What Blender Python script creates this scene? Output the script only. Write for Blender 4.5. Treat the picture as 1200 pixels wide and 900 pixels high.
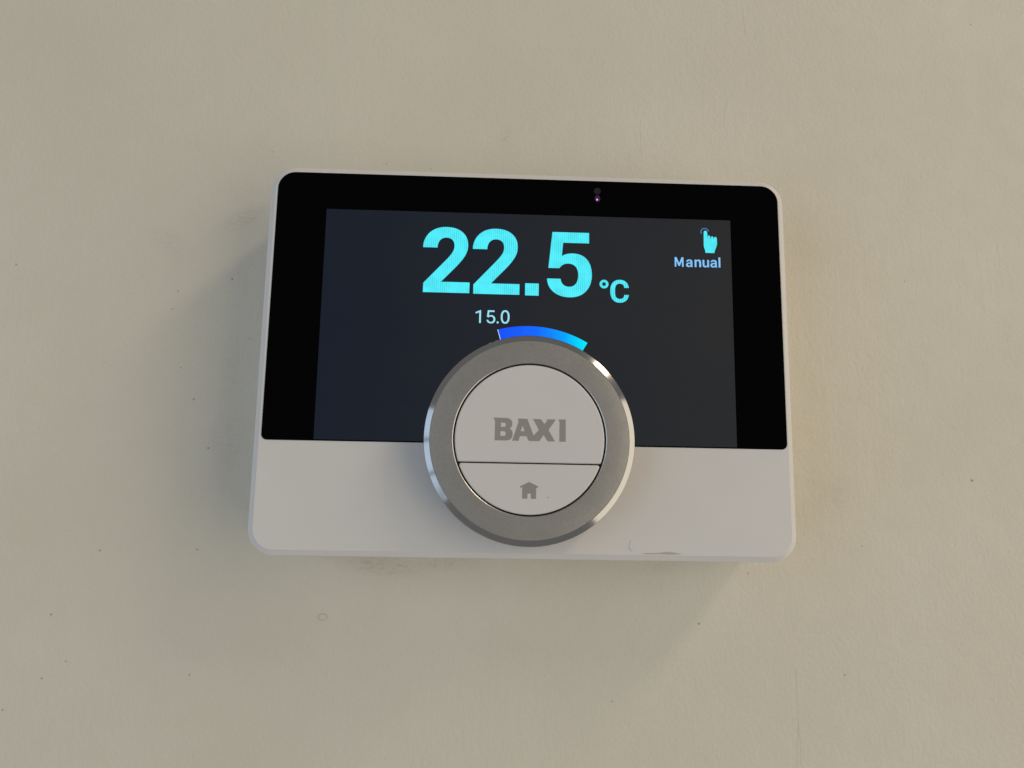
import bpy, bmesh, math, re
from mathutils import Vector, Matrix

for o in list(bpy.data.objects):
    bpy.data.objects.remove(o)
scene = bpy.context.scene
col = scene.collection
MM = 0.001                                   # all shapes below are written in millimetres

# ------------------------------------------------------------------ camera
CAM_POS = Vector((-10.571, -222.219, -38.915))          # mm; wall is y = 0, thermostat centre x = z = 0
FOCAL_PX = 901.0                                        # for a picture 1200 px wide
CAM_R = Vector((0.99922892, -0.03560187, 0.01655528))
CAM_U = Vector((-0.02201105, -0.15878036, 0.98706854))
CAM_F = Vector((0.03251283, 0.98667183, 0.15944156))
cam_data = bpy.data.cameras.new('camera')
cam = bpy.data.objects.new('camera', cam_data)
col.objects.link(cam)
m = Matrix.Identity(4)
for i in range(3):
    m[i][0], m[i][1], m[i][2], m[i][3] = CAM_R[i], CAM_U[i], -CAM_F[i], CAM_POS[i] * MM
cam.matrix_world = m
cam_data.sensor_fit = 'HORIZONTAL'
cam_data.sensor_width = 36.0
cam_data.lens = 36.0 * FOCAL_PX / 1200.0
cam_data.clip_start = 0.005
cam_data.clip_end = 50.0
cam_data.dof.use_dof = True
cam_data.dof.focus_distance = 0.205
cam_data.dof.aperture_fstop = 24.0
scene.camera = cam


def on_wall(px, py):
    """photo pixel -> (x, z) in mm where that line of sight meets the wall"""
    d = CAM_F + CAM_R * ((px - 600) / FOCAL_PX) - CAM_U * ((py - 450) / FOCAL_PX)
    t = -CAM_POS.y / d.y
    p = CAM_POS + d * t
    return p.x, p.z


# ------------------------------------------------------------------ light
world = bpy.data.worlds.new('World')
scene.world = world
world.use_nodes = True
bg = world.node_tree.nodes['Background']
bg.inputs['Color'].default_value = (1.0, 0.955, 0.91, 1)
bg.inputs['Strength'].default_value = 0.225


def area_lamp(name, loc, size, power, colour, target=(0, 0, 0), size_y=None, shape='RECTANGLE'):
    d = bpy.data.lights.new(name, 'AREA')
    d.shape = shape
    d.size = size
    if size_y:
        d.size_y = size_y
    d.energy = power
    d.color = colour
    o = bpy.data.objects.new(name, d)
    col.objects.link(o)
    o.location = loc
    o.rotation_euler = (Vector(target) - Vector(loc)).to_track_quat('-Z', 'Y').to_euler()
    return o


# ceiling strip light of the room, up and to the right, running away from the wall
strip = area_lamp('ceiling_lamp', (1.02, -0.62, 1.06), 0.20, 5.4, (1.0, 0.82, 0.58), size_y=0.70)
strip.rotation_euler = Matrix((Vector((-0.721, 0, 0.693)), Vector((0, 1, 0)), Vector((0.693, 0, 0.721)))).transposed().to_euler()
# the window of the room, to the left: panes with glazing bars between
WX, WY, WZ = -1.75, -1.20, -0.22
wdir = (Vector((0, 0, 0)) - Vector((WX, WY, 0))).normalized()
wside = Vector((-wdir.y, wdir.x, 0))
for ix in (-0.5, 0.5):
    for iz in (-1, 0, 1):
        c = Vector((WX, WY, WZ)) + wside * ix * 0.93 + Vector((0, 0, iz * 0.67))
        area_lamp('window_light', c, 0.86, 1.95, (0.58, 0.77, 1.0), target=c + wdir, size_y=0.60)
# broad warm lamp added on the right for bounce from the next room
area_lamp('bounce_light', (1.48, -1.05, -0.22), 1.7, 16.0, (1.0, 0.87, 0.67), size_y=2.3)

vs = scene.view_settings
vs.view_transform = 'Standard'
vs.look = 'None'
vs.exposure = 0.05
vs.gamma = 1.0
vs.use_curve_mapping = False
scene.render.engine = 'CYCLES'
scene.render.resolution_x, scene.render.resolution_y = 1024, 768


# ------------------------------------------------------------------ node helpers
class NT:
    def __init__(self, name):
        self.mat = bpy.data.materials.new(name)
        self.mat.use_nodes = True
        self.t = self.mat.node_tree
        self.b = self.t.nodes['Principled BSDF']

    def node(self, kind, **kw):
        n = self.t.nodes.new(kind)
        for k, v in kw.items():
            setattr(n, k, v)
        return n

    def put(self, sock, v):
        if isinstance(v, bpy.types.NodeSocket):
            self.t.links.new(v, sock)
        elif isinstance(v, (tuple, list)) and len(v) == 3 and len(sock.default_value) == 4:
            sock.default_value = (*v, 1)
        else:
            sock.default_value = v

    def math(self, op, a, b=None, c=None, clamp=False):
        n = self.node('ShaderNodeMath', operation=op, use_clamp=clamp)
        self.put(n.inputs[0], a)
        if b is not None:
            self.put(n.inputs[1], b)
        if c is not None:
            self.put(n.inputs[2], c)
        return n.outputs[0]

    def coords(self, scale=(1, 1, 1)):
        tc = self.node('ShaderNodeTexCoord')
        mp = self.node('ShaderNodeMapping')
        self.t.links.new(tc.outputs['Object'], mp.inputs[0])
        mp.inputs['Scale'].default_value = scale
        return mp.outputs[0]

    def noise(self, vec, scale, detail=3, rough=0.5, dist=0):
        n = self.node('ShaderNodeTexNoise')
        self.put(n.inputs['Vector'], vec)
        n.inputs['Scale'].default_value = scale
        n.inputs['Detail'].default_value = detail
        n.inputs['Roughness'].default_value = rough
        n.inputs['Distortion'].default_value = dist
        return n.outputs[0]

    def step(self, v, lo, hi, a=0.0, b=1.0):
        n = self.node('ShaderNodeMapRange', interpolation_type='SMOOTHSTEP')
        self.put(n.inputs[0], v)
        for i, q in enumerate((lo, hi, a, b)):
            n.inputs[i + 1].default_value = q
        return n.outputs[0]

    def mix(self, f, a, b):
        n = self.node('ShaderNodeMix', data_type='RGBA')
        self.put(n.inputs['Factor'], f)
        self.put(n.inputs['A'], a)
        self.put(n.inputs['B'], b)
        return n.outputs['Result']

    def bump(self, h, strength, dist, normal=None):
        n = self.node('ShaderNodeBump')
        n.inputs['Strength'].default_value = strength
        n.inputs['Distance'].default_value = dist
        self.put(n.inputs['Height'], h)
        if normal is not None:
            self.put(n.inputs['Normal'], normal)
        return n.outputs[0]

    def set(self, **kw):
        for k, v in kw.items():
            self.put(self.b.inputs[k.replace('_', ' ')], v)


# ------------------------------------------------------------------ materials
def wall_material():
    n = NT('wall_paint')
    co = n.coords((1000, 1000, 1000))                    # millimetres
    big = n.noise(co, 0.016, 3, 0.5)
    mid = n.noise(co, 0.11, 4, 0.55)
    fine = n.noise(co, 0.85, 4, 0.6)
    st = n.coords((1000, 1000, 130))
    streak = n.noise(st, 0.55, 3, 0.55, 0.4)
    colr = n.mix(n.step(big, 0.3, 0.7), (0.707, 0.671, 0.570), (0.737, 0.705, 0.606))
    colr = n.mix(n.math('MULTIPLY', n.step(mid, 0.35, 0.75), 0.25), colr, (0.69, 0.65, 0.54))
    sep = n.node('ShaderNodeSeparateXYZ')
    n.t.links.new(co, sep.inputs[0])
    X, Z = sep.outputs[0], sep.outputs[2]
    # ragged coordinates so that marks have torn edges
    wob = n.math('MULTIPLY', n.math('SUBTRACT', n.noise(co, 1.3, 3, 0.6), 0.5), 1.0)
    Xw = n.math('ADD', X, wob)

    def dist(px, py, sx=1.0, sz=1.0, ang=0.0):
        x0, z0 = on_wall(px, py)
        dx = n.math('SUBTRACT', Xw, x0)
        dz = n.math('SUBTRACT', Z, z0)
        if ang:
            c, s = math.cos(ang), math.sin(ang)
            dx, dz = (n.math('ADD', n.math('MULTIPLY', dx, c), n.math('MULTIPLY', dz, s)),
                      n.math('SUBTRACT', n.math('MULTIPLY', dz, c), n.math('MULTIPLY', dx, s)))
        dx = n.math('DIVIDE', dx, sx)
        dz = n.math('DIVIDE', dz, sz)
        return n.math('SQRT', n.math('ADD', n.math('MULTIPLY', dx, dx), n.math('MULTIPLY', dz, dz)))

    # hand smudges: grainy grey rub marks, each with its own place and slant
    sl = n.node('ShaderNodeMapping')
    n.t.links.new(co, sl.inputs[0])
    sl.inputs['Rotation'].default_value = (0, 0.55, 0)
    sl.inputs['Scale'].default_value = (0.45, 1, 1.5)
    rub = n.step(n.noise(sl.outputs[0], 0.9, 6, 0.75, 0.3), 0.42, 0.72)
    smudge = None
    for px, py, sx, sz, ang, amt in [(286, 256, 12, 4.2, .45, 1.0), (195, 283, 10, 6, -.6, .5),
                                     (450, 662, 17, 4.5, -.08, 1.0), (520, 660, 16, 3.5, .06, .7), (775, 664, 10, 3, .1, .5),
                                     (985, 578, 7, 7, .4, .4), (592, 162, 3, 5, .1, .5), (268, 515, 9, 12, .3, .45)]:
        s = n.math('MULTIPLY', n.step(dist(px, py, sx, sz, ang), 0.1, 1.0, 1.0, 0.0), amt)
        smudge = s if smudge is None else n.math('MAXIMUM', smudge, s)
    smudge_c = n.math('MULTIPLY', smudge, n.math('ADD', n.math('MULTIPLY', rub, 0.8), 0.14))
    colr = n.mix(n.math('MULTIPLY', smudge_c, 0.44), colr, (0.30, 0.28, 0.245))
    n.set(Base_Color=colr, Roughness=n.step(mid, 0.3, 0.7, 0.52, 0.68))
    n.b.inputs['Specular IOR Level'].default_value = 0.3
    h = n.math('ADD', n.math('MULTIPLY', fine, 0.58), n.math('MULTIPLY', n.math('MULTIPLY', streak, n.step(big, 0.4, 0.65)), 0.32))
    h = n.math('ADD', h, n.math('MULTIPLY', mid, 0.9))
    n.set(Normal=n.bump(h, 0.9, 0.00030))
    return n.mat


def plastic_material(name, base, rough, grime=0.0):
    n = NT(name)
    co = n.coords((1000, 1000, 1000))
    a = n.noise(co, 0.05, 3)
    c = n.mix(n.step(a, 0.35, 0.7), base, tuple(v * 0.975 for v in base))
    if grime:
        g = n.step(n.noise(co, 0.22, 5, 0.65, 0.5), 0.60, 0.80)
        c = n.mix(n.math('MULTIPLY', g, grime), c, tuple(v * 0.8 for v in base))
    n.set(Base_Color=c, Roughness=n.step(n.noise(co, 0.15, 4, 0.6), 0.3, 0.7, rough - 0.04, rough + 0.05))
    n.set(Normal=n.bump(n.noise(co, 3.0, 2), 0.10, 0.00003))
    return n.mat


def satin_metal():
    n = NT('satin_metal')
    co = n.coords((1000, 1000, 1000))
    v = n.noise(co, 0.14, 5, 0.65)
    g = n.noise(co, 2.6, 3, 0.6)
    c = n.mix(n.step(v, 0.3, 0.72), (0.575, 0.568, 0.540), (0.620, 0.613, 0.585))
    c = n.mix(n.math('MULTIPLY', n.step(g, 0.4, 0.75), 0.42), c, (0.40, 0.39, 0.36))
    n.set(Base_Color=c, Metallic=1.0, Roughness=0.35)
    n.set(Normal=n.bump(g, 0.16, 0.00006))
    return n.mat


def plain(name, base, rough, metallic=0.0, spec=0.5):
    n = NT(name)
    co = n.coords((1000, 1000, 1000))
    v = n.noise(co, 0.4, 3)
    n.set(Base_Color=n.mix(v, base, tuple(c * 0.9 for c in base)), Roughness=rough, Metallic=metallic)
    n.b.inputs['Specular IOR Level'].default_value = spec
    return n.mat


GLASS_SPEC = 0.06                                        # anti-reflection coated cover glass


def black_glass():
    n = NT('black_glass')
    co = n.coords((1000, 1000, 1000))
    dust = n.step(n.noise(co, 2.6, 2, 0.5), 0.745, 0.80)
    n.set(Base_Color=n.mix(n.math('MULTIPLY', dust, 0.5), (0.0006, 0.0006, 0.0007), (0.02, 0.02, 0.021)),
          Roughness=n.step(n.noise(co, 0.08, 4), 0.35, 0.7, 0.05, 0.14))
    n.b.inputs['Specular IOR Level'].default_value = GLASS_SPEC
    return n.mat


def screen_light(name, colour_of, strength=1.0, pixels=0.12):
    """something the display shows: light from behind the cover glass, broken up by the pixel columns"""
    n = NT(name)
    co = n.coords((1000, 1000, 1000))
    sep = n.node('ShaderNodeSeparateXYZ')
    n.t.links.new(co, sep.inputs[0])
    c = colour_of(n, sep.outputs[0], sep.outputs[2]) if callable(colour_of) else colour_of
    stripe = n.math('ADD', n.math('MULTIPLY', n.math('SINE', n.math('MULTIPLY', sep.outputs[0], 2 * math.pi / 0.55)), 0.5), 0.5)
    patch = n.step(n.noise(co, 0.35, 2), 0.35, 0.65, 0.3, 1.0)
    k = n.math('SUBTRACT', 1.0, n.math('MULTIPLY', n.math('MULTIPLY', stripe, patch), pixels))
    mul = n.node('ShaderNodeMix', data_type='RGBA', blend_type='MULTIPLY')
    mul.inputs['Factor'].default_value = 1.0
    n.put(mul.inputs['A'], c)
    comb = n.node('ShaderNodeCombineXYZ')
    for i in range(3):
        n.put(comb.inputs[i], k)
    n.put(mul.inputs['B'], comb.outputs[0])
    n.set(Base_Color=(0.001, 0.001, 0.001), Roughness=0.08, Emission_Strength=strength)
    n.put(n.b.inputs['Emission Color'], mul.outputs['Result'])
    n.b.inputs['Specular IOR Level'].default_value = GLASS_SPEC
    return n.mat


def backlight(n, X, Z):
    # uneven backlight of the panel: bluer on one side, greyer on the other, with slow clouding
    f = n.math('ADD', n.math('MULTIPLY', X, 1 / 110), 0.5)
    f = n.math('ADD', f, n.math('MULTIPLY', n.math('SUBTRACT', n.noise(n.coords((1000, 1000, 1000)), 0.03, 2), 0.5), 0.35), clamp=True)
    return n.mix(f, (0.0098, 0.0138, 0.0225), (0.0235, 0.0240, 0.0252))


def arc_colour(n, X, Z):
    r = n.node('ShaderNodeValToRGB')
    n.put(r.inputs[0], n.math('MULTIPLY', n.math('ADD', X, 8.5), 1 / 24.2))
    e = r.color_ramp.elements
    e[0].position, e[0].color = 0.0, (0.010, 0.080, 1.0, 1)
    e[1].position, e[1].color = 1.0, (0.0, 0.90, 1.0, 1)
    q = e.new(0.45); q.color = (0.008, 0.14, 1.0, 1)
    q = e.new(0.75); q.color = (0.002, 0.36, 1.0, 1)
    return r.outputs[0]


M = {
    'wall': wall_material(),
    'casing': plastic_material('white_casing_plastic', (0.745, 0.735, 0.722), 0.32, 0.10),
    'button': plastic_material('white_button_plastic', (0.715, 0.702, 0.698), 0.42, 0.06),
    'back': plastic_material('grey_back_plastic', (0.62, 0.61, 0.59), 0.5),
    'satin': satin_metal(),
    'mirror': plain('polished_metal', (0.44, 0.44, 0.44), 0.12, 1.0),
    'dark': plain('black_plastic', (0.012, 0.011, 0.011), 0.45),
    'print': plain('grey_print', (0.345, 0.335, 0.305), 0.5, 0.0, 0.35),
    'glass': black_glass(),
    'screen': screen_light('display_backlight', backlight, 1.0, 0.06),
    'cyan': screen_light('display_cyan', (0.09, 0.88, 1.0), 1.0, 0.30),
    'pale': screen_light('display_pale_cyan', (0.36, 0.83, 0.98), 0.95, 0.18),
    'paleblue': screen_light('display_pale_blue', (0.24, 0.58, 1.0), 1.0, 0.2),
    'white': screen_light('display_white', (0.60, 0.72, 1.0), 0.9, 0.0),
    'ringblue': screen_light('display_ring_blue', (0.10, 0.20, 0.42), 0.8, 0.0),
    'arc': screen_light('display_arc', arc_colour, 1.0, 0.14),
    'sensor': plain('sensor_window', (0.020, 0.019, 0.021), 0.3, 0.0, 0.2),
    'led': screen_light('led_magenta', (0.10, 0.022, 0.13), 0.5, 0.0),
    'ledcore': screen_light('led_core', (0.85, 0.62, 0.92), 0.8, 0.0),
    'speck': plain('dirt_speck', (0.39, 0.36, 0.31), 0.8),
    'speck2': plain('faint_speck', (0.46, 0.43, 0.37), 0.8),
    'rim': plain('paint_blister', (0.58, 0.545, 0.46), 0.6),
    'scuff': plain('scuffed_grime', (0.53, 0.485, 0.43), 0.7),
}


# ------------------------------------------------------------------ mesh helpers (mm in, metres out)
def finish(name, me, mat, parent, sharp=30):
    me.materials.append(mat)
    for p in me.polygons:
        p.use_smooth = True
    me.set_sharp_from_angle(angle=math.radians(sharp))
    o = bpy.data.objects.new(name, me)
    col.objects.link(o)
    o.parent = parent
    return o


def rounded_rect(x0, x1, z0, z1, radii, seg=10):
    """outline counter-clockwise seen from the room (from -y); radii = bl, br, tr, tl"""
    pts = []
    for (cx, cz, r, a0) in ((x0, z0, radii[0], 180), (x1, z0, radii[1], 270), (x1, z1, radii[2], 0), (x0, z1, radii[3], 90)):
        ox = cx + (r if cx == x0 else -r)
        oz = cz + (r if cz == z0 else -r)
        for k in range(seg + 1):
            a = math.radians(a0 + 90 * k / seg)
            pts.append((ox + r * math.cos(a), oz + r * math.sin(a)))
    return pts


def loft(name, rings, mat, parent, cap0=True, cap1=True, sharp=30):
    """rings: list of (outline points, y) from the back to the front"""
    bm = bmesh.new()
    vr = [[bm.verts.new((x * MM, y * MM, z * MM)) for x, z in pts] for pts, y in rings]
    n = len(vr[0])
    for a, b in zip(vr, vr[1:]):
        for i in range(n):
            j = (i + 1) % n
            bm.faces.new((a[i], a[j], b[j], b[i]))
    if cap0:
        bm.faces.new(vr[0][::-1])
    if cap1:
        bm.faces.new(vr[-1])
    bmesh.ops.recalc_face_normals(bm, faces=bm.faces)
    me = bpy.data.meshes.new(name)
    bm.to_mesh(me)
    bm.free()
    o = finish(name, me, mat, parent, sharp)
    if cap1:                                             # keep the front face flat in shading
        a = me.attributes.get('sharp_edge') or me.attributes.new('sharp_edge', 'BOOLEAN', 'EDGE')
        front = me.polygons[len(me.polygons) - 1]
        for li in front.loop_indices:
            a.data[me.loops[li].edge_index].value = True
    return o


def slab(name, outline, y_back, y_front, mat, parent, edge=0.0):
    if edge:
        return loft(name, [(outline(0), y_back), (outline(0), y_front + edge), (outline(edge * 0.35), y_front + edge * 0.35),
                           (outline(edge), y_front)], mat, parent)
    return loft(name, [(outline, y_back), (outline, y_front)], mat, parent)


def lathe(name, profile, cx, cz, mat, parent, seg=160, sharp=25):
    """profile: closed loop of (radius, y), revolved round the axis that points into the room"""
    bm = bmesh.new()
    rings = []
    for r, y in profile:
        rings.append([bm.verts.new(((cx + r * math.cos(2 * math.pi * k / seg)) * MM, y * MM,
                                    (cz + r * math.sin(2 * math.pi * k / seg)) * MM)) for k in range(seg)])
    for a, b in zip(rings, rings[1:] + rings[:1]):
        for i in range(seg):
            j = (i + 1) % seg
            bm.faces.new((a[i], a[j], b[j], b[i]))
    bmesh.ops.recalc_face_normals(bm, faces=bm.faces)
    me = bpy.data.meshes.new(name)
    bm.to_mesh(me)
    bm.free()
    return finish(name, me, mat, parent, sharp)


def path_loops(d, steps=8):
    """M / L / Q / Z outline with absolute coordinates -> closed loops of points"""
    tok = re.findall(r'[MLQZ]|-?\d+\.?\d*|-?\.\d+', d)
    loops, cur, i, cmd = [], [], 0, None
    while i < len(tok):
        if tok[i] in 'MLQZ':
            cmd = tok[i]
            i += 1
            if cmd == 'Z':
                loops.append(cur)
                cur = []
            continue
        if cmd in 'ML':
            cur.append((float(tok[i]), float(tok[i + 1])))
            i += 2
        else:
            x0, y0 = cur[-1]
            x1, y1, x2, y2 = (float(t) for t in tok[i:i + 4])
            i += 4
            for k in range(1, steps + 1):
                t = k / steps
                cur.append(((1 - t) ** 2 * x0 + 2 * t * (1 - t) * x1 + t * t * x2,
                            (1 - t) ** 2 * y0 + 2 * t * (1 - t) * y1 + t * t * y2))
    if cur:
        loops.append(cur)
    return loops


def curve_to_mesh(name, cu, y, mat, parent):
    tmp = bpy.data.objects.new('tmp', cu)
    col.objects.link(tmp)
    dg = bpy.context.evaluated_depsgraph_get()
    me = bpy.data.meshes.new_from_object(tmp.evaluated_get(dg))
    bpy.data.objects.remove(tmp)
    bpy.data.curves.remove(cu)
    me.name = name
    for v in me.vertices:                                # curve plane xy -> wall plane xz, curve z -> towards the room
        x, yy, z = v.co
        v.co = (x * MM, (y - z) * MM, yy * MM)
    me.materials.clear()
    return finish(name, me, mat, parent)


def flat(name, loops, y, mat, parent, thick=0.012):
    """flat lettering: filled outlines (holes by even-odd), a very thin solid whose front is at y - thick"""
    cu = bpy.data.curves.new(name, 'CURVE')
    cu.dimensions = '2D'
    cu.fill_mode = 'BOTH'
    cu.extrude = thick
    for lp in loops:
        sp = cu.splines.new('POLY')
        sp.points.add(len(lp) - 1)
        for p, (x, z) in zip(sp.points, lp):
            p.co = (x, z, 0, 1)
        sp.use_cyclic_u = True
    return curve_to_mesh(name, cu, y, mat, parent)


def place(loops, x, z, sx, sz=None):
    sz = sx if sz is None else sz
    return [[(x + px * sx, z + pz * sz) for px, pz in lp] for lp in loops]


def ellipse(cx, cz, rx, rz, n=40, power=1.0):
    out = []
    for k in range(n):
        a = 2 * math.pi * k / n
        c, s = math.cos(a), math.sin(a)
        out.append((cx + rx * math.copysign(abs(c) ** power, c), cz + rz * math.copysign(abs(s) ** power, s)))
    return out


def arc_band(cx, cz, r0, r1, a0, a1, n=36):
    """angles in degrees, clockwise from straight up"""
    f = lambda r, a: (cx + r * math.sin(math.radians(a)), cz + r * math.cos(math.radians(a)))
    return [f(r1, a0 + (a1 - a0) * k / n) for k in range(n + 1)] + [f(r0, a1 + (a0 - a1) * k / n) for k in range(n + 1)]


# ------------------------------------------------------------------ the wall
def build_wall():
    bm = bmesh.new()
    x0, x1, z0, z1, t = -900, 900, -700, 700, 90
    v = [bm.verts.new((x * MM, y * MM, z * MM)) for y in (0, t) for x, z in ((x0, z0), (x1, z0), (x1, z1), (x0, z1))]
    for f in ((0, 1, 2, 3), (7, 6, 5, 4), (0, 4, 5, 1), (1, 5, 6, 2), (2, 6, 7, 3), (3, 7, 4, 0)):
        bm.faces.new([v[i] for i in f])
    bmesh.ops.recalc_face_normals(bm, faces=bm.faces)
    me = bpy.data.meshes.new('wall')
    bm.to_mesh(me)
    bm.free()
    o = finish('wall', me, M['wall'], None)
    o['kind'] = 'structure'
    o['label'] = 'cream painted plaster wall with small scuffs and specks'
    return o


wall = build_wall()


def wall_marks():
    import random
    rnd = random.Random(4)
    spots = [(272, 327, .48), (209, 341, .4), (202, 362, .34), (212, 431, .34), (19, 310, .34), (292, 397, .3),
             (122, 425, .3), (227, 468, .42), (244, 525, .42), (117, 645, .45), (231, 644, .34), (60, 720, .45),
             (77, 775, .34), (49, 795, .36), (222, 791, .36), (3, 832, .42), (990, 791, .42), (1139, 563, .5),
             (877, 672, .42), (819, 731, .42), (717, 822, .34), (1138, 29, .34), (453, 192, .26), (505, 198, .3),
             (614, 206, .26), (591, 163, .34), (320, 178, .3), (1010, 640, .26), (1060, 330, .26)]
    for px, py, r in spots:
        x, z = on_wall(px, py)
        k = 9
        r *= 0.85
        sx = rnd.uniform(.7, 1.3)
        base = [(x + sx * r * rnd.uniform(.55, 1.0) * math.cos(2 * math.pi * i / k), z + r * rnd.uniform(.5, .95) * math.sin(2 * math.pi * i / k)) for i in range(k)]
        mid = [(x + (p - x) * .6, z + (q - z) * .6) for p, q in base]
        loft('paint_speck', [(base, 0.02), (base, -0.02), (mid, -0.07)], M['speck' if r > .36 else 'speck2'], wall, sharp=80)
    # a small raised ring and some brush ridges left in the paint
    x, z = on_wall(378, 723)
    flat('paint_blister', [ellipse(x, z, 1.32, .98, 28), ellipse(x + .05, z - .04, 1.08, .74, 28)], 0.01, M['rim'], wall, 0.05)
    for px, py, l, a in [(872, 24, 4.5, .06), (850, 131, 4.0, -.16), (751, 160, 6, .02), (936, 840, 13, .02),
                         (935, 888, 8, -.05)]:
        x, z = on_wall(px, py)
        n = 14
        cen = [(x + math.sin(a) * l * t + rnd.uniform(-.16, .16), z - math.cos(a) * l * t) for t in [2 * i / n - 1 for i in range(n + 1)]]
        w = [0.03 + 0.13 * math.sin(math.pi * i / n) * rnd.uniform(.5, 1) for i in range(n + 1)]
        lp = [(p - w[i], q) for i, (p, q) in enumerate(cen)] + [(p + w[i], q) for i, (p, q) in reversed(list(enumerate(cen)))]
        flat('brush_ridge', [lp], 0.01, M['wall'], wall, 0.05)


wall_marks()

# ------------------------------------------------------------------ the thermostat
thermostat = bpy.data.objects.new('thermostat', None)
thermostat.empty_display_size = 0.02
col.objects.link(thermostat)
thermostat['label'] = 'white wall thermostat with black glass display and round silver dial'
thermostat['category'] = 'thermostat'

W2, H2 = 70.0, 51.57
FACE = -23.95


def casing_outline(inset, r=6.8):
    return rounded_rect(-W2 + inset, W2 - inset, -H2 + inset, H2 - inset, [max(r - inset, 0.6)] * 4, 14)


casing = loft('casing', [(casing_outline(1.6), -1.6), (casing_outline(1.2), -8), (casing_outline(0.35), -17), (casing_outline(0.0), -20.5),
                         (casing_outline(0.0), -22.85), (casing_outline(0.10), -23.10), (casing_outline(1.38), -23.88),
                         (casing_outline(1.46), FACE)], M['casing'], thermostat, sharp=18)
slab('back_plate', casing_outline(3.2), 0.0, -1.7, M['back'], thermostat)

# grime scraped along the lower edge of the casing
flat('scratch', [[(26.9, -46.3), (26.45, -47.1), (26.25, -48.1), (26.55, -48.9), (27.2, -49.3), (27.3, -49.2), (26.75, -48.8),
                  (26.45, -48.1), (26.62, -47.15), (27.0, -46.4)]], FACE - 0.004, M['scuff'], casing, 0.006)
flat('scratch', [[(29.2, -49.72), (32.0, -49.55), (34.2, -49.5), (35.6, -49.2), (37.6, -49.3), (39.0, -49.55), (40.2, -49.62),
                  (38.9, -49.86), (36.5, -49.95), (34.0, -49.82), (31.2, -49.95)]], FACE - 0.004, M['scuff'], casing, 0.006)

# cover glass
G_FRONT = FACE - 0.14


def glass_outline(inset):
    return rounded_rect(-67.98 + inset, 68.21 - inset, -22.67 + inset, 49.92 - inset, [1.5, 1.5, 4.6, 4.6], 10)


glass = slab('cover_glass', glass_outline, FACE + 0.3, G_FRONT, M['glass'], thermostat, 0.10)
flat('presence_sensor', [ellipse(18.42, 47.0, 0.95, 0.95)], G_FRONT - 0.004, M['sensor'], glass, 0.008)
led = flat('indicator_led', [ellipse(18.45, 44.85, 0.75, 0.95)], G_FRONT - 0.004, M['led'], glass, 0.008)
flat('led_core', [ellipse(18.34, 44.55, 0.26, 0.28)], G_FRONT - 0.016, M['ledcore'], led, 0.008)

# display panel laminated under the glass
S_FRONT = G_FRONT - 0.016
display = slab('display', [(-54.62, -22.32), (54.86, -22.32), (54.86, 39.66), (-54.62, 39.66)], G_FRONT + 0.02, S_FRONT, M['screen'], thermostat)
TY = S_FRONT - 0.012                                     # back of the lettering sits just on the display

TWO = path_loops('M 1081 0 L 1081 238 L 462 238 L 742 540 Q 895 705 962 822 Q 1030 940 1030 1062 Q 1030 1255 902 1366 '
                 'Q 775 1476 548 1476 Q 405 1476 291 1415 Q 178 1355 116 1246 Q 55 1140 55 1005 L 368 1005 '
                 'Q 368 1110 418 1172 Q 470 1235 556 1235 Q 640 1235 688 1184 Q 734 1134 734 1046 '
                 'Q 734 982 698 912 Q 662 842 556 724 L 84 204 L 84 0 Z')
sc = 18.22 / 1476
flat('digit', place(TWO, -28.1 - 84 * sc, 17.28, sc), TY, M['cyan'], display)
flat('digit', place(TWO, -14.78 - 84 * sc, 17.18, sc), TY, M['cyan'], display)
flat('decimal_point', [[(-0.98, 17.08), (2.66, 17.08), (2.66, 20.42), (-0.98, 20.42)]], TY, M['cyan'], display)
FIVE = path_loops('M 6.2 34.95 L 16.15 34.95 L 16.15 32.0 L 9.15 32.0 L 8.78 28.25 Q 10.0 29.05 11.7 29.05 Q 14.2 29.05 15.55 27.5 '
                  'Q 16.9 25.9 16.9 23.1 Q 16.9 20.4 15.3 18.6 Q 13.7 16.85 10.85 16.85 Q 8.3 16.85 6.6 18.25 Q 4.95 19.65 4.86 21.9 '
                  'L 8.5 21.9 Q 8.6 20.9 9.2 20.32 Q 9.8 19.75 10.8 19.75 Q 11.95 19.75 12.6 20.65 Q 13.22 21.5 13.22 23.1 '
                  'Q 13.22 24.6 12.5 25.4 Q 11.8 26.2 10.5 26.2 Q 9.5 26.2 8.75 25.55 L 8.1 24.85 L 5.2 24.85 Z')
flat('digit', FIVE, TY, M['cyan'], display)
flat('degree_sign', [ellipse(20.17, 20.76, 1.2, 1.2), ellipse(20.17, 20.76, 0.52, 0.52)], TY, M['cyan'], display)
C_ = path_loops('M 26.85 17.9 Q 26.7 16.85 26.05 16.3 Q 25.4 15.72 24.4 15.72 Q 23.2 15.72 22.53 16.5 Q 21.86 17.3 21.86 18.72 '
                'L 21.86 19.08 Q 21.86 20.45 22.54 21.25 Q 23.22 22.05 24.42 22.05 Q 25.45 22.05 26.08 21.48 Q 26.72 20.9 26.85 19.85 '
                'L 25.62 19.85 Q 25.55 20.45 25.25 20.72 Q 24.95 21.0 24.42 21.0 Q 23.78 21.0 23.44 20.52 Q 23.12 20.05 23.12 19.1 '
                'L 23.12 18.68 Q 23.12 17.68 23.42 17.22 Q 23.74 16.76 24.4 16.76 Q 24.95 16.76 25.25 17.03 Q 25.55 17.3 25.62 17.9 Z')
flat('unit_letter', C_, TY, M['cyan'], display)

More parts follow.
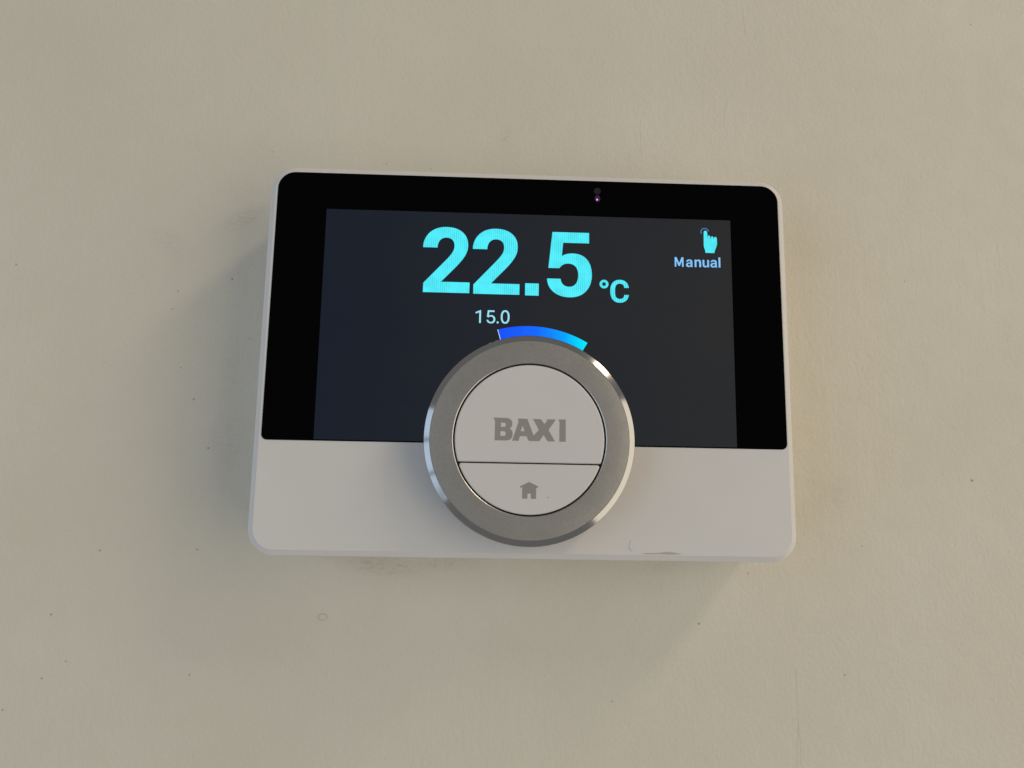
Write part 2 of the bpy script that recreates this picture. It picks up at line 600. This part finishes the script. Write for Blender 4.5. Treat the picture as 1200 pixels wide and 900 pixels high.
# set point 15.0
flat('digit', path_loops('M -12.55 9.25 L -13.02 9.25 L -13.02 12.12 L -13.98 11.77 L -13.98 12.2 L -12.62 12.75 L -12.55 12.75 Z'),
     TY, M['pale'], display)
SMALL5 = path_loops('M -10.98 10.95 L -10.78 12.75 L -8.98 12.75 L -8.98 12.3 L -10.36 12.3 L -10.48 11.28 Q -10.2 11.45 -9.85 11.45 '
                    'Q -9.35 11.45 -9.05 11.13 Q -8.76 10.82 -8.76 10.32 Q -8.76 9.8 -9.06 9.5 Q -9.36 9.2 -9.92 9.2 '
                    'Q -10.4 9.2 -10.7 9.45 Q -11.02 9.7 -11.06 10.15 L -10.6 10.15 Q -10.56 9.88 -10.4 9.75 Q -10.22 9.6 -9.92 9.6 '
                    'Q -9.6 9.6 -9.42 9.8 Q -9.24 10.0 -9.24 10.32 Q -9.24 10.64 -9.43 10.84 Q -9.62 11.04 -9.95 11.04 Q -10.25 11.04 -10.45 10.9 L -10.6 10.8 Z')
flat('digit', SMALL5, TY, M['pale'], display)
flat('decimal_point', [ellipse(-8.12, 9.5, 0.29, 0.29, 16)], TY, M['pale'], display)
flat('digit', [ellipse(-6.15, 11.03, 1.16, 1.83, 40, 0.85), ellipse(-6.15, 11.03, 0.68, 1.38, 40, 0.85)], TY, M['pale'], display)

# arc of the set point scale round the dial
DX, DZ = 0.29, -21.95
arc = flat('scale_arc', [arc_band(DX, DZ, 25.0, 30.65, -15.6, 30.2)], TY, M['arc'], display)
flat('scale_tick', [arc_band(DX, DZ, 25.0, 30.7, -15.95, -15.6, 2)], TY - 0.004, M['white'], display)

# mode icon: a hand pressing, and its word
HAND = path_loops('M 47.82 30.28 L 50.28 30.28 Q 50.35 31.0 50.75 31.8 Q 51.05 32.45 51.05 33.1 L 51.0 34.45 '
                  'Q 50.95 34.85 50.66 34.85 Q 50.36 34.85 50.3 34.5 L 50.22 33.95 L 50.12 34.6 Q 50.05 34.98 49.76 34.98 '
                  'Q 49.45 34.98 49.42 34.65 L 49.36 34.05 L 49.24 34.85 Q 49.16 35.22 48.88 35.22 Q 48.6 35.2 48.6 34.9 L 48.56 34.1 '
                  'L 48.42 35.9 Q 48.36 36.5 47.96 36.55 Q 47.5 36.55 47.45 35.95 L 47.4 32.9 Q 47.4 32.0 47.62 31.4 Q 47.8 30.9 47.82 30.28 Z')
flat('hand_icon', HAND, TY, M['cyan'], display)
flat('press_ring', [arc_band(47.75, 36.15, 0.88, 1.2, -120, 80, 24)], TY - 0.004, M['ringblue'], display)


def word_manual():
    """the word Manual in a bold sans face, one filled outline for each letter (units: mm from the baseline)"""
    A = ('M 1.92 0 L 1.40 0 Q 1.36 .1 1.34 .2 Q 1.1 -.05 .72 -.05 Q .42 -.05 .22 .13 Q .02 .31 .02 .6 Q .02 .94 .27 1.12 Q .52 1.3 1.0 1.3 L 1.3 1.3 '
         'L 1.3 1.44 Q 1.3 1.6 1.2 1.7 Q 1.12 1.78 .95 1.78 Q .8 1.78 .71 1.71 Q .63 1.63 .63 1.52 L .1 1.52 Q .1 1.8 .34 1.98 Q .58 2.17 .98 2.17 '
         'Q 1.36 2.17 1.6 1.98 Q 1.83 1.78 1.83 1.43 L 1.83 .5 Q 1.83 .2 1.92 .04 Z M .84 .36 Q .98 .36 1.11 .43 Q 1.24 .5 1.3 .62 L 1.3 .96 L 1.03 .96 '
         'Q .56 .96 .55 .63 Q .55 .5 .63 .43 Q .71 .36 .84 .36 Z')
    glyphs = [
        (39.38, 'M 0 0 L .43 0 L .43 1.75 L 1.06 .25 L 1.40 .25 L 2.03 1.75 L 2.03 0 L 2.46 0 L 2.46 2.76 L 1.93 2.76 L 1.23 1.0 L .53 2.76 L 0 2.76 Z'),
        (42.42, A),
        (44.78, 'M 0 0 L .53 0 L .53 1.5 Q .66 1.74 .94 1.74 Q 1.14 1.74 1.22 1.64 Q 1.3 1.55 1.3 1.32 L 1.3 0 L 1.83 0 L 1.83 1.36 Q 1.83 1.78 1.64 1.98 '
                'Q 1.46 2.17 1.13 2.17 Q .76 2.17 .51 1.86 L .5 2.12 L 0 2.12 Z'),
        (46.96, 'M 1.83 2.12 L 1.3 2.12 L 1.3 .6 Q 1.17 .38 .88 .38 Q .53 .38 .53 .78 L .53 2.12 L 0 2.12 L 0 .76 Q 0 .36 .19 .15 Q .38 -.05 .74 -.05 '
                'Q 1.1 -.05 1.32 .23 L 1.34 0 L 1.83 0 Z'),
        (49.08, A),
        (51.32, 'M 0 0 L .52 0 L .52 2.9 L 0 2.9 Z')]
    for x, d in glyphs:
        flat('letter', place(path_loops(d), x, 26.15 + (x - 39) * 0.008, 0.97), TY, M['paleblue'], display)


word_manual()

# ------------------------------------------------------------------ the dial
DF = -33.2                                               # front of the dial
dial = lathe('dial', [(25.6, FACE + 0.2), (25.6, -26.0), (26.25, -26.4), (26.25, -31.95), (26.22, -32.25), (26.12, -32.42), (24.74, DF + 0.02),
                      (24.62, DF), (19.12, DF), (18.96, DF + 0.10), (18.90, DF + 0.35), (18.90, FACE + 0.2)],
             DX, DZ, M['satin'], thermostat, 192, 14)
# polished chamfer takes its own material
dial.data.materials.append(M['mirror'])
for p in dial.data.polygons:
    c = p.center
    r = math.hypot(c.x / MM - DX, c.z / MM - DZ)
    if r > 24.66:
        p.material_index = 1
slab('dial_core', ellipse(DX, DZ, 18.95, 18.95, 120), FACE + 0.1, DF + 1.6, M['dark'], thermostat)

SPLIT = -27.97
RB = 18.52


def segment_outline(upper, inset, corner=0.9, gap=0.17):
    """part of the round button above or below the split line"""
    r = RB - inset
    zc = SPLIT - DZ + (gap + inset if upper else -gap - inset)
    a0 = math.degrees(math.asin(zc / r))
    pts = []
    n = 110
    a, b = (a0, 180 - a0) if upper else (180 - a0, 360 + a0)
    ins = math.degrees(corner / r)
    for k in range(n + 1):
        t = math.radians(a + ins + (b - a - 2 * ins) * k / n)
        pts.append((DX + r * math.cos(t), DZ + r * math.sin(t)))
    # round both corners towards the straight edge
    half = r * math.cos(math.radians(a0))
    s = 1 if upper else -1
    for side in ((-1, 1) if upper else (1, -1)):
        corner_pt = (DX + side * half, DZ + zc)
        flat_pt = (DX + side * (half - corner), DZ + zc)
        arc_pt = pts[n] if side == (-1 if upper else 1) else pts[0]
        p0, p2 = (arc_pt, flat_pt) if side == (-1 if upper else 1) else (flat_pt, arc_pt)
        for k in range(1, 6) if p0 is arc_pt else range(0, 5):
            t = k / 5
            pts.append(tuple((1 - t) ** 2 * p0[i] + 2 * t * (1 - t) * corner_pt[i] + t * t * p2[i] for i in (0, 1)))
    return pts


BF = DF + 0.06
buttons = []
for upper in (True, False):
    o = (lambda u: (lambda i: segment_outline(u, i, 0.35 if u else 0.9)))(upper)
    b = loft('button', [(o(0), DF + 1.5), (o(0), BF + 0.30), (o(0.07), BF + 0.10), (o(0.22), BF + 0.015), (o(0.40), BF)],
             M['button'], thermostat, sharp=50)
    buttons.append(b)
buttons[0]['label'] = 'upper white dial button with grey lettering'
buttons[1]['label'] = 'lower white dial button with grey house symbol'

PY = BF - 0.004
LETTER_B = path_loops('M -8.74 -16.85 L -5.75 -16.9 Q -4.1 -16.95 -4.1 -18.2 Q -4.1 -19.25 -4.78 -19.5 Q -3.98 -19.8 -3.98 -20.9 Q -4.0 -22.45 -5.6 -22.48 '
                      'L -8.4 -22.5 L -8.36 -17.75 Z M -6.9 -18.1 L -6.0 -18.1 Q -5.72 -18.15 -5.72 -18.6 Q -5.72 -19.1 -6.05 -19.12 L -6.9 -19.12 Z '
                      'M -7.0 -20.22 L -6.05 -20.22 Q -5.7 -20.28 -5.7 -20.8 Q -5.7 -21.3 -6.1 -21.36 L -7.0 -21.36 Z')
LETTERS_AX = path_loops('M -4.12 -22.5 L -3.9 -22.0 L -2.55 -17.7 L -2.78 -17.0 L -0.38 -17.0 L 1.2 -21.15 L 2.48 -19.72 L 1.35 -17.6 L 0.95 -16.98 L 3.0 -17.02 '
                        'L 3.84 -18.2 L 4.55 -17.4 L 4.3 -17.04 L 6.7 -17.02 L 6.4 -17.5 L 4.88 -19.68 L 6.55 -22.5 L 4.74 -22.52 L 3.66 -20.98 L 2.63 -22.5 '
                        'L 0.08 -22.5 L -0.28 -22.0 L -0.52 -21.32 L -2.2 -21.34 L -2.48 -22.5 Z M -1.53 -18.75 L -1.02 -20.1 L -2.02 -20.1 Z')
LETTER_I = path_loops('M 7.3 -17.0 L 9.14 -16.98 L 9.16 -22.52 L 7.58 -22.54 L 7.6 -17.6 Z')
for L in (LETTER_B, LETTERS_AX, LETTER_I):
    flat('lettering', L, PY, M['print'], buttons[0], 0.007)
HOUSE = path_loops('M 0.27 -32.5 L 2.48 -33.55 L 2.36 -33.98 L 1.98 -33.86 L 1.98 -36.58 L 0.70 -36.58 L 0.70 -35.35 L -0.12 -35.35 L -0.12 -36.58 '
                   'L -1.42 -36.58 L -1.42 -33.88 L -1.84 -34.0 L -1.96 -33.6 Z')
flat('house_symbol', HOUSE, PY, M['print'], buttons[1], 0.007)
flat('speck', [ellipse(5.0, -36.2, 0.2, 0.2, 12)], PY, M['scuff'], buttons[1], 0.006)
